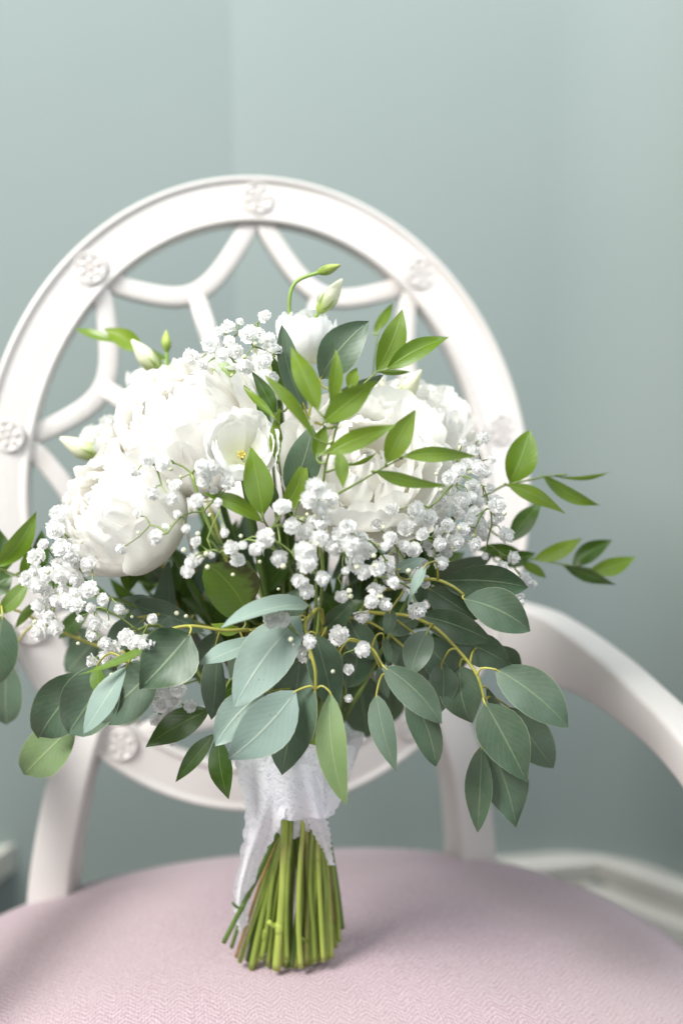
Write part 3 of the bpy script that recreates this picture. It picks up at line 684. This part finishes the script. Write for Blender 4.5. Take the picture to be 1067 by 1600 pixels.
def flower(name, c, R, ax, layers, mat, core_r, core_mat, stem=True, squash=1.0, tilt_j=6):
    rot = axis_rot(ax); c = Vector(c); axv = Vector(ax).normalized(); mb = MB()
    # receptacle + stem down to the tie
    mb.tube([c-axv*R*1.0, c-axv*R*0.97, c-axv*R*0.93], [0.002, R*0.16, R*0.05], 8, smooth=2)
    if stem:
        b = c-axv*R*0.98; mb.tube([TIE+Vector((rnd.uniform(-.008, .008), rnd.uniform(-.008, .008), .01)), TIE*0.45+b*0.55+Vector((0, 0.035, -.012)), b], [0.0025, 0.0025, 0.0022], 7, smooth=5)
    o = link(name, mb.mesh(name, M_ST[4], True, c), bq, c)
    for li, (rho, th0, th1, half, flare, frill, ruf, cnt) in enumerate(layers):
        ms = [petal_mesh(rho*R, th0, th1, half, flare, frill, ruf, rnd.randint(0, 99999), mat) for _ in range(3)]
        a0 = rnd.random()*6
        for k in range(cnt):
            az = a0+2*math.pi*(k+rnd.uniform(-.22, .22))/cnt
            m = rot @ Matrix.Rotation(az, 3, 'Z') @ Matrix.Rotation(math.radians(rnd.uniform(-tilt_j, tilt_j)), 3, 'Y') @ Matrix.Rotation(math.radians(rnd.uniform(-8, 8)), 3, 'X')
            link('petal', ms[k % 3], o, c, m, rnd.uniform(0.93, 1.05))
    return o, rot
rnd.seed(21)
PEO = [(1.05, 167, 72, 52, .16, .06, .06, 6), (0.99, 164, 62, 48, .13, .07, .08, 6), (0.90, 156, 50, 46, .15, .08, .10, 7),
       (0.79, 148, 39, 46, .17, .10, .13, 7), (0.66, 140, 28, 46, .20, .12, .15, 6), (0.52, 130, 15, 48, .26, .15, .18, 5), (0.34, 115, -4, 54, .40, .18, .22, 4)]
def cdir(px, py, d, right, up, toward): return Vector((right, -toward, up))
flower('peony', P(188, 802, .585), 0.0358, (-0.62, -0.60, 0.50), PEO, M_PET, 0, None)
flower('peony', P(290, 668, .605), 0.0412, (-0.35, -0.52, 0.78), PEO, M_PET, 0, None)
PEO3 = [(1.06, 166, 82, 52, .24, .06, .08, 6), (0.96, 162, 66, 50, .20, .07, .10, 5), (0.82, 152, 51, 48, .20, .08, .12, 5), (0.66, 142, 36, 46, .2, .11, .15, 5), (0.47, 130, 16, 46, .28, .15, .2, 4), (0.28, 120, -8, 50, .45, .2, .25, 3)]
flower('peony', P(568, 730, .580), 0.0400, (0.15, -0.78, 0.55), PEO3, M_PET, 0, None)
flower('peony', P(655, 668, .640), 0.0340, (0.40, -0.35, 0.85), PEO3, M_PET, 0, None)
LIS = [(1.0, 177, 62, 54, .26, .05, .06, 5), (0.90, 177, 56, 52, .18, .05, .07, 5), (0.76, 176, 56, 50, .10, .05, .08, 4)]
LISC = [(1.0, 172, 50, 48, .18, .05, .05, 5), (0.86, 168, 38, 46, .10, .05, .06, 4), (0.66, 160, 28, 44, .08, .05, .08, 3), (0.42, 150, 18, 50, .05, .05, .08, 2)]
def stamens(o, rot, c, R):
    mb = MB()
    for k in range(5):
        a = k*1.257; p0 = Vector((0, 0, -R*0.55)); p1 = Vector((0.12*R*math.cos(a), 0.12*R*math.sin(a), -0.42*R))
        mb.tube([p0, (p0+p1)/2, p1, p1*1.12], [0.0005, 0.0005, 0.0010, 0.0003], 5, smooth=1)
    link('stamen', mb.mesh('stamen', M_STAM), o, c, rot)
c = P(378, 700, .552); o, rot = flower('lisianthus', c, 0.0185, (0.12, -0.86, 0.50), LIS, M_LIS, 0, None); stamens(o, rot, c, 0.0185)
flower('lisianthus', P(478, 524, .625), 0.0180, (0.10, -0.25, 0.95), LISC, M_LIS, 0, None)
flower('lisianthus', P(168, 690, .66), 0.0150, (-0.5, -0.4, 0.75), LISC, M_LIS, 0, None)
flower('lisianthus', P(238, 598, .69), 0.0150, (-0.3, -0.2, 0.9), LISC, M_LIS, 0, None)
flower('lisianthus', P(430, 585, .64), 0.0170, (-0.1, -0.6, 0.7), LISC, M_LIS, 0, None)

# ---- buds
def bud(bx, by, tx, ty, wd, d0, d1, mat, path):
    B = P(bx, by, d0); Tp = P(tx, ty, d1); a = Tp-B; L = a.length; rot = axis_rot(a); W = wd/ppm(d0)/2
    vs = []; uv = []; n = 15; nv = 12
    for j in range(nv):
        v = j/(nv-1); r = W*(math.sin(math.pi*min(1, 0.10+v*0.86)**0.9))**0.8*(1.0 if v < .5 else 1-0.25*(v-.5)*2)
        for k in range(n):
            t = 2*math.pi*k/n+v*2.2; rr = r*(1+0.10*math.cos(3*(t-v*2.2)+v*3))
            vs.append(Vector((rr*math.cos(t), rr*math.sin(t), L*v))); uv.append((k/n, v))
    fs = [[j*n+k, j*n+(k+1) % n, (j+1)*n+(k+1) % n, (j+1)*n+k] for j in range(nv-1) for k in range(n)]+[[(nv-1)*n+k for k in range(n)]]
    o = link('flower_bud', mesh_of('flower_bud', vs, fs, mat, None, uv), bq, B, rot)
    mb = MB()
    for k in range(5):
        t = k*1.257; e = Vector((math.cos(t), math.sin(t), 0)); s = Vector((-math.sin(t), math.cos(t), 0)); w = W*0.22
        mb.add([e*W*.35-s*w, e*W*.35+s*w, e*W*1.08+s*w*.5+Vector((0, 0, L*.25)), e*W*1.08-s*w*.5+Vector((0, 0, L*.25)), e*W*1.16+Vector((0, 0, L*.5))], [[0, 1, 2, 3], [3, 2, 4]])
    link('calyx', mb.mesh('calyx', M_CAL), o, B, rot)
    mb = MB(); pts = [P(*q) for q in path]+[B, B+a*0.06]; mb.tube(pts, [0.0012]*(len(pts)-1)+[W*0.5], 6, smooth=4)
    link('stalk', mb.mesh('stalk', M_CAL, True, B), o, B)
bud(497, 426, 532, 414, 15, .62, .62, M_GBUD, [(456, 520, .62), (452, 470, .62), (463, 440, .62)])
bud(498, 487, 535, 436, 26, .63, .63, M_BUD, [(480, 560, .63), (488, 510, .63)])
bud(250, 580, 206, 531, 28, .67, .665, M_BUD, [(285, 660, .67), (265, 610, .67)])
bud(261, 549, 260, 516, 14, .67, .67, M_GBUD, [(275, 640, .67), (263, 585, .67)])
bud(157, 713, 94, 684, 30, .65, .645, M_BUD, [(240, 770, .66), (190, 730, .65)])
bud(617, 634, 658, 578, 28, .63, .63, M_BUD, [(590, 720, .63), (605, 660, .63)])
bud(601, 642, 592, 588, 24, .63, .635, M_BUD, [(590, 720, .63), (598, 665, .63)])

# ---- gypsophila
def floret_mesh(seed):
    r = random.Random(seed); mb = MB()
    R = 0.0052
    for lay, (n, ti, ln) in enumerate(((7, 98, 1.0), (8, 74, 1.0), (7, 50, 0.98), (6, 28, 0.95), (3, 8, 0.9))):
        for k in range(n):
            az = 2*math.pi*(k+r.uniform(-.3, .3)+lay*.5)/n; t = math.radians(ti+r.uniform(-12, 12)); L = R*ln*r.uniform(.8, 1.12); w = L*0.40
            d = Vector((math.sin(t)*math.cos(az), math.sin(t)*math.sin(az), math.cos(t))); s = Vector((-math.sin(az), math.cos(az), 0)); up = d.cross(s)*-1
            b = Vector((0, 0, lay*0.0003)); m = b+d*L*.70+up*L*.08; tip = b+d*L-up*L*r.uniform(-.2, .45); tw = up*L*r.uniform(-.25, .25)
            mb.add([b, m-s*w, m+s*w, tip-s*w*.5-tw*.5, tip+s*w*.5+tw*.5, b+d*L*0.93-up*L*.02], [[0, 1, 2], [1, 3, 5], [1, 5, 2], [2, 5, 4]])
    n = 5
    mb.tube([(0, 0, -0.0026), (0, 0, -0.0020), (0, 0, -0.0004), (0, 0, 0.0004)], [0.0003, 0.0009, 0.0013, 0.0006], 5, mi=1, smooth=1)
    me = mb.mesh('floret', [M_GYP, M_CAL])
    return me
FL = [floret_mesh(100+k) for k in range(6)]
def ball_mesh():
    mb = MB(); vs = []; n = 7
    for j, (q, z) in enumerate(((.3, -1), (.85, -.55), (1, 0), (.8, .6), (.25, 1))):
        vs += [(q*.0013*math.cos(2*math.pi*k/n), q*.0013*math.sin(2*math.pi*k/n), z*.0014) for k in range(n)]
    mb.add(vs, [[i*n+k, i*n+(k+1) % n, (i+1)*n+(k+1) % n, (i+1)*n+k] for i in range(4) for k in range(n)]+[[4*n+k for k in range(n)]])
    return mb.mesh('closed_bud', M_BUD)
BALL = ball_mesh()
NFL = [0]
def spray(root, blobs, off, size=1.0, buds=6, via=None, jit=0.010):
    """blobs: [(cx,cy,rx,ry,count)] in photo pixels, spread over the dome surface"""
    pts = []
    for cx, cy, rx, ry, cnt in blobs:
        k = tries = 0
        while k < cnt and tries < cnt*60:
            tries += 1
            a = rnd.random()*6.283; q = math.sqrt(rnd.random()); x = cx+rx*q*math.cos(a); y = cy+ry*q*math.sin(a)
            if any((x-u)**2+(y-v)**2 < (15.5*size)**2 for u, v, _, _ in pts): continue
            d = dome(x, y, off)+rnd.uniform(-jit, jit); pts.append((x, y, d, (cx, cy))); k += 1
    rp = P(*root); mb = MB()
    mid = [P(*q) for q in (via or [])]
    trunk = [TIE+Vector((0, 0, .01)), TIE*.4+rp*.6, rp]+mid
    mb.tube(trunk, [0.0014]*2+[0.0011]*(len(trunk)-2), 5, smooth=4)
    hubs = {}; fl = []
    for x, y, d, cc in pts:
        p = P(x, y, d)
        if not hubs:
            hubs['all'] = [rp]+mid
            for i in range(len(mid)): hubs['all'].append((mid[i]+(mid[i-1] if i else rp))/2)
        cc = 'all'
        # short forks
        hs = hubs[cc]; near = min(hs, key=lambda q: (q-p).length)
        if (near-p).length > 0.013 and len(hs) < 26:
            f = near+(p-near)*0.6+Vector((rnd.uniform(-.004, .004), rnd.uniform(0, .004), rnd.uniform(-.004, .004)))
            mb.tube([near, (near+f)/2+Vector((0, 0, .001)), f], [0.0007, 0.0006, 0.00055], 4, smooth=2, cap=False); hs.append(f); near = f
        ax = ((p-near).normalized()*0.7+Vector((rnd.uniform(-.5, .5), -0.75+rnd.uniform(-.5, .3), rnd.uniform(-.2, .7)))).normalized()
        mb.tube([near, (near+p)/2+Vector((rnd.uniform(-.002, .002), 0, rnd.uniform(-.002, .002))), p-ax*0.002], [0.0005, 0.00042, 0.0004], 4, smooth=2, cap=False)
        fl.append((p, ax))
    o = link('gypsophila_spray', mb.mesh('gypsophila_spray', M_GST, True, rp), bq, rp)
    for p, ax in fl:
        m = axis_rot(ax) @ Matrix.Rotation(rnd.random()*6, 3, 'Z'); link('floret', rnd.choice(FL), o, p, m, size*(rnd.uniform(.80, 1.10) if rnd.random() < .7 else rnd.uniform(.45, .8))); NFL[0] += 1
    hl = [q for v in hubs.values() for q in v]
    for k in range(buds):
        q = rnd.choice(hl); p = q+Vector((rnd.uniform(-.014, .014), rnd.uniform(-.012, .002), rnd.uniform(-.014, .012)))
        link('closed_bud', BALL, o, p, axis_rot((rnd.uniform(-1, 1), -1, rnd.uniform(-1, 1))), rnd.uniform(.7, 1.2))
    return o
def spray_at(root, crop, pts, off, size, buds, via, jit, extra=0.0):
    """florets where the photograph shows them: pts in a crop with origin (x0, y0) and scale k"""
    x0, y0, k = crop; bl = []
    for x, y in pts:
        bl.append((x0+x/k, y0+y/k, 1.5, 1.5, 1))
        if rnd.random() < extra: bl.append((x0+x/k+rnd.uniform(-13, 13), y0+y/k+rnd.uniform(-13, 13), 2, 2, 1))
    return spray(root, bl, off, size, buds, via, jit)
GA = [(185,190),(165,240),(250,70),(235,130),(210,220),(265,200),(245,270),(150,295),(200,310),(260,310),(320,270),(330,240),(375,260),(300,230),(170,350),(220,370),(270,380),(320,330),(330,390),(370,380),(135,360),(190,420),(240,420),(290,420),(160,470),(210,490),(175,540),(230,510),(280,340),(120,330)]
GB = [(330,450),(335,500),(380,455),(430,420),(460,410),(500,460),(400,510),(390,560),(450,520),(440,600),(480,620),(450,660),(430,680),(500,660),(530,580),(560,600),(590,640),(610,600),(640,500),(465,710),(520,690)]
GC = [(640,830),(690,800),(720,830),(710,870),(650,915),(690,910),(790,865),(720,1010),(700,1030),(675,860),(740,790)]
GD = [(520,440),(575,530),(460,420),(580,650),(530,705),(495,745),(750,600),(790,525),(735,550),(695,510),(665,590),(612,705),(775,725),(725,815),(830,835),(900,797),(950,750),(1000,832),(1010,620),(1045,700),(855,775),(645,850),(620,885),(405,470),(680,450),(730,455),(475,560),(555,580),(415,650),(350,790),(810,790),(660,770)]
GE = [(295,138),(330,220),(390,240),(228,270),(278,350),(410,105),(450,145),(465,190),(400,365),(370,447),(400,487),(460,435),(515,300),(560,400),(590,370),(630,405),(545,505),(450,270),(490,290),(585,300),(640,310),(720,300),(740,380),(690,480),(665,530),(720,545),(625,585),(755,450),(830,480),(860,560),(700,330),(570,220),(690,400),(480,110),(430,60),(425,390),(385,330),(540,260)]
GF = [(345,105),(375,140),(405,95),(415,205),(440,165),(370,250),(430,255),(425,295),(460,355),(370,360),(345,395),(395,380),(480,410),(415,480),(500,485),(300,225),(330,200),(310,265),(275,290),(190,330),(190,370),(185,460),(230,355),(260,400),(240,470),(270,500),(265,440),(290,380),(320,430),(110,330),(160,390),(130,310),(90,500),(100,420),(190,660),(180,545),(130,565),(545,560),(520,625),(470,520),(380,440),(340,290),(450,310),(355,180),(385,190),(150,450),(210,410),(60,380)]
GG = [(665,280),(720,270),(755,210),(830,190),(820,240),(800,290),(830,330),(770,340),(740,300),(700,310),(870,300),(780,250),(690,240),(840,270),(600,320),(640,340),(620,325),(860,380),(760,190),(720,225)]
LC = (0, 780, 2.6675)
spray_at((230, 960, .60), LC, GA, -.02, 1.12, 7, [(150, 930, .58)], .008, .5)
spray_at((260, 985, .57), LC, GB, -.022, 0.95, 7, [(215, 985, .55)], .006, .2)
spray_at((330, 1060, .60), LC, GC, -.005, 0.95, 3, None, .005, .1)
spray_at((400, 900, .57), (60, 560, 2.6675), GD, -.018, 0.82, 16, [(345, 850, .54), (318, 800, .535), (300, 740, .535)], .006)
spray_at((500, 950, .58), (330, 740, 2.6675), GE, -.015, 1.05, 22, [(505, 890, .545), (495, 830, .54)], .010, .25)
spray_at((640, 930, .60), (560, 640, 2.1045), GF, .0, 0.92, 18, [(680, 860, .59), (715, 800, .59)], .012, .35)
spray_at((420, 650, .64), (0, 400, 2.013), GG, -.005, 1.0, 4, [(400, 580, .63)], .008, .2)
spray((520, 1010, .57), [(530, 996, 3, 3, 1), (545, 1088, 3, 3, 1), (470, 1005, 14, 20, 3), (547, 1046, 4, 4, 1), (562, 1016, 4, 4, 1), (437, 968, 14, 6, 2)], -.012, 1.0, 5)
# small crowded florets farther inside the right-hand spray
FR = MB()
for k in range(55):
    cx, cy, rx, ry = rnd.choice(((680, 830, 80, 60), (720, 790, 55, 65), (650, 880, 60, 40)))
    a = rnd.random()*6.28; q = math.sqrt(rnd.random()); x = cx+rx*q*math.cos(a); y = cy+ry*q*math.sin(a)
    p = P(x, y, dome(x, y, rnd.uniform(.012, .045))); m = axis_rot((rnd.uniform(-.5, .5), -1, rnd.uniform(-.3, .8))); s = rnd.uniform(.55, .85); src = rnd.choice(FL)
    FR.add([p+m @ (v.co*s) for v in src.vertices], [list(f.vertices) for f in src.polygons]); FR.m[-len(src.polygons):] = [f.material_index for f in src.polygons]
x = link('gypsophila_filler', FR.mesh('gypsophila_filler', [M_GYP, M_CAL], True, P(600, 850, .6)), bq, P(600, 850, .6)); x['kind'] = 'stuff'

# ---- stems below the tie
SEATY = lambda px, py: P(px, py, 0.6)
stems = [ # foot px, foot py, depth, radius mm, material, tie px, tie depth
    (350, 1472, .590, 2.1, 4, 447, .590), (369, 1495, .596, 1.7, 2, 450, .596), (393, 1513, .598, 3.0, 0, 452, .588), (387, 1500, .606, 2.4, 4, 455, .600),
    (432, 1513, .592, 3.9, 1, 447, .580), (447, 1512, .600, 2.3, 0, 462, .592), (461, 1508, .597, 3.2, 1, 470, .595), (478, 1506, .602, 3.4, 3, 478, .583),
    (473, 1507, .610, 2.6, 4, 482, .600), (486, 1504, .600, 2.8, 0, 490, .585), (496, 1500, .606, 2.6, 1, 495, .595), (509, 1497, .602, 3.2, 0, 494, .586),
    (517, 1494, .603, 2.8, 1, 499, .590), (524, 1478, .607, 2.3, 0, 503, .598), (535, 1450, .612, 2.0, 4, 506, .602), (415, 1485, .612, 2.2, 0, 460, .606),
    (408, 1480, .616, 2.0, 4, 457, .610), (442, 1490, .615, 2.8, 4, 466, .610), (500, 1492, .614, 2.6, 0, 490, .610), (467, 1490, .620, 2.4, 0, 478, .614),
    (402, 1470, .600, 2.2, 0, 453, .594), (520, 1440, .605, 1.8, 2, 505, .596), (455, 1500, .606, 2.0, 0, 466, .600), (488, 1490, .620, 2.3, 1, 486, .612),
    (375, 1502, .600, 2.2, 0, 450, .592), (419, 1508, .598, 2.4, 0, 455, .586), (470, 1510, .590, 2.4, 1, 474, .578), (505, 1500, .594, 2.2, 1, 494, .582), (530, 1470, .604, 1.9, 0, 505, .594),
    (380, 1488, .602, 2.0, 0, 450, .600), (425, 1500, .606, 2.2, 1, 456, .598), (440, 1506, .600, 2.2, 3, 458, .594), (456, 1510, .594, 2.0, 4, 464, .586), (470, 1498, .606, 2.2, 0, 474, .604), (481, 1500, .600, 2.0, 1, 486, .596),
    (503, 1498, .600, 2.2, 4, 498, .594), (513, 1486, .610, 2.0, 3, 500, .604), (528, 1462, .614, 1.8, 0, 504, .606), (400, 1506, .602, 2.2, 1, 454, .590), (409, 1498, .596, 2.4, 0, 451, .584), (362, 1480, .606, 1.8, 4, 448, .602), (492, 1502, .594, 2.2, 0, 488, .580), (449, 1500, .588, 2.0, 0, 456, .578)]
for i, (fx, fy, d, r, mi, tx, td) in enumerate(stems):
    F = P(fx, fy, d); F.z = max(F.z, SEAT+0.001); t = P(tx, 1268, td); top = P(tx+(tx-fx)*0.9, 1050, td+rnd.uniform(-.02, .03))
    r *= 0.72/1000; mid = (F+t)/2+Vector((rnd.uniform(-.003, .003), rnd.uniform(-.0015, .0015), 0)); q = (mid+F)/2+Vector((rnd.uniform(-.0008, .0008), 0, 0))
    mb = MB(); pts = [F, q, mid, (mid+t)/2, t, top]
    mb.tube(pts, [r*1.06, r, r*.98, r*1.0, r*.95, r*.8], 9, smooth=4)
    if r > 0.0027 or i % 3 == 0:     # node on the stem
        k = rnd.uniform(.35, .75); c = mid*(1-k)+F*k if rnd.random() < .5 else mid*(1-k)+t*k; ax = (t-F).normalized()
        mb.tube([c-ax*.004, c-ax*.0012, c+ax*.001, c+ax*.004], [r*.95, r*1.18, r*1.2, r*.95], 9, smooth=2)
        if i in (4, 0, 9): e = Vector((-1, -.3, .2)).normalized(); mb.tube([c, c+e*.005+ax*.002, c+e*.0075+ax*.0045], [r*.7, r*.55, r*.5], 7, smooth=2)
    sm = mb.mesh('stem', M_ST[mi], True, F)
    for pg in sm.polygons: pg.use_smooth = len(pg.vertices) == 4
    o = link('stem', sm, bq, F)
    mc = MB(); n = 9; ax = (q-F).normalized(); e1 = ax.orthogonal().normalized(); e2 = ax.cross(e1)
    mc.add([F-ax*.0004+(e1*math.cos(6.2832*k/n)+e2*math.sin(6.2832*k/n))*r*1.07 for k in range(n)]+[F-ax*.0006], [[k, (k+1) % n, n] for k in range(n)])
    link('cut_end', mc.mesh('cut_end', M_CUT, True, F), o, F)

# ---- lace
def lace_wrap():
    vs = []; uv = []; nz, na = 22, 96; zc = P(470, 1278, .60)
    for j in range(nz):
        v = j/(nz-1)
        for i in range(na+1):
            a = 2*math.pi*i/na
            fold = 0.10*math.sin(5*a+1.0+v*1.5)+0.06*math.sin(9*a+v*2)+0.04*math.sin(14*a+2)
            r = (0.0185+0.0185*v**0.8)*(1+fold*(0.25+0.75*v))
            lo = 0.010*math.sin(2*a+2.4)+0.0010*math.sin(26*a)
            h = -0.001+0.058*v+(1-v)**2*lo*0.5
            vs.append(zc+Vector((r*math.cos(a)-0.006*v*0.5, r*math.sin(a)*0.95, h))); uv.append((a*0.026, h))
    fs = [[j*(na+1)+i, j*(na+1)+i+1, (j+1)*(na+1)+i+1, (j+1)*(na+1)+i] for j in range(nz-1) for i in range(na)]
    return mesh_of('lace_wrap', [x-zc for x in vs], fs, M_LACE, None, uv), zc
me, zc = lace_wrap(); lace = link('lace_wrap', me, bq, zc)
def lace_strip(name, rows, fold=0.004, nseg=16, scallop=(1, 1), sub=6):
    """rows: [(lx,ly,ld, rx,ry,rd)] edges of a hanging ribbon in photo pixels"""
    L = []; R = []
    for r in rows: L.append(P(*r[:3])); R.append(P(*r[3:]))
    L, _ = smooth_path(L, [(0,)]*len(L), sub); R, _ = smooth_path(R, [(0,)]*len(R), sub)
    vs = []; uv = []; ln = 0; ph = rnd.random()*6
    for j in range(len(L)):
        if j: ln += ((L[j]+R[j])/2-(L[j-1]+R[j-1])/2).length
        w = R[j]-L[j]; W = w.length
        for i in range(nseg+1):
            s = i/nseg; sc = 0.0020*abs(math.sin(ln*2*math.pi/0.011))
            e = (sc*scallop[0]*(s < .03)) - (sc*scallop[1]*(s > .97))
            p = L[j]+w*s+w.normalized()*(-e)+Vector((0, -1, 0))*(fold*math.sin(s*7+ph+ln*16)*math.sin(math.pi*min(1, s*1.1))*min(1, W/.015))
            vs.append(p); uv.append((s*W+.3, ln))
    fs = [[j*(nseg+1)+i, j*(nseg+1)+i+1, (j+1)*(nseg+1)+i+1, (j+1)*(nseg+1)+i] for j in range(len(L)-1) for i in range(nseg)]
    o = vs[0].copy(); return link(name, mesh_of(name, [x-o for x in vs], fs, M_LACE, None, uv), lace, o)
lace_strip('ribbon_tail', [(370, 1180, .570, 450, 1175, .560), (374, 1215, .568, 452, 1225, .560), (386, 1258, .567, 440, 1275, .560), (384, 1300, .572, 423, 1312, .572), (377, 1345, .580, 405, 1345, .583), (368, 1400, .588, 390, 1395, .590), (372, 1440, .594, 384, 1440, .594), (379, 1458, .597, 382, 1458, .597)], .0035, 14, (1, 1))
lace_strip('ribbon_tail', [(480, 1240, .566, 512, 1235, .57), (484, 1282, .570, 508, 1275, .574), (497, 1310, .578, 513, 1305, .58), (508, 1330, .585, 516, 1330, .587), (517, 1352, .59, 519, 1352, .59)], .002, 10, (1, 1))
lace_strip('ribbon_fold', [(470, 1160, .562, 552, 1165, .578), (468, 1195, .556, 546, 1205, .575), (476, 1230, .556, 536, 1236, .572), (490, 1262, .560, 520, 1270, .570), (500, 1279, .564, 508, 1279, .568)], .004, 14, (0, 1))
lace_strip('ribbon_fold', [(405, 1165, .556, 500, 1165, .556), (418, 1215, .556, 505, 1215, .558), (430, 1262, .560, 507, 1262, .562), (433, 1280, .563, 504, 1279, .564)], .0028, 16, (0, 0))
print('florets', NFL[0])
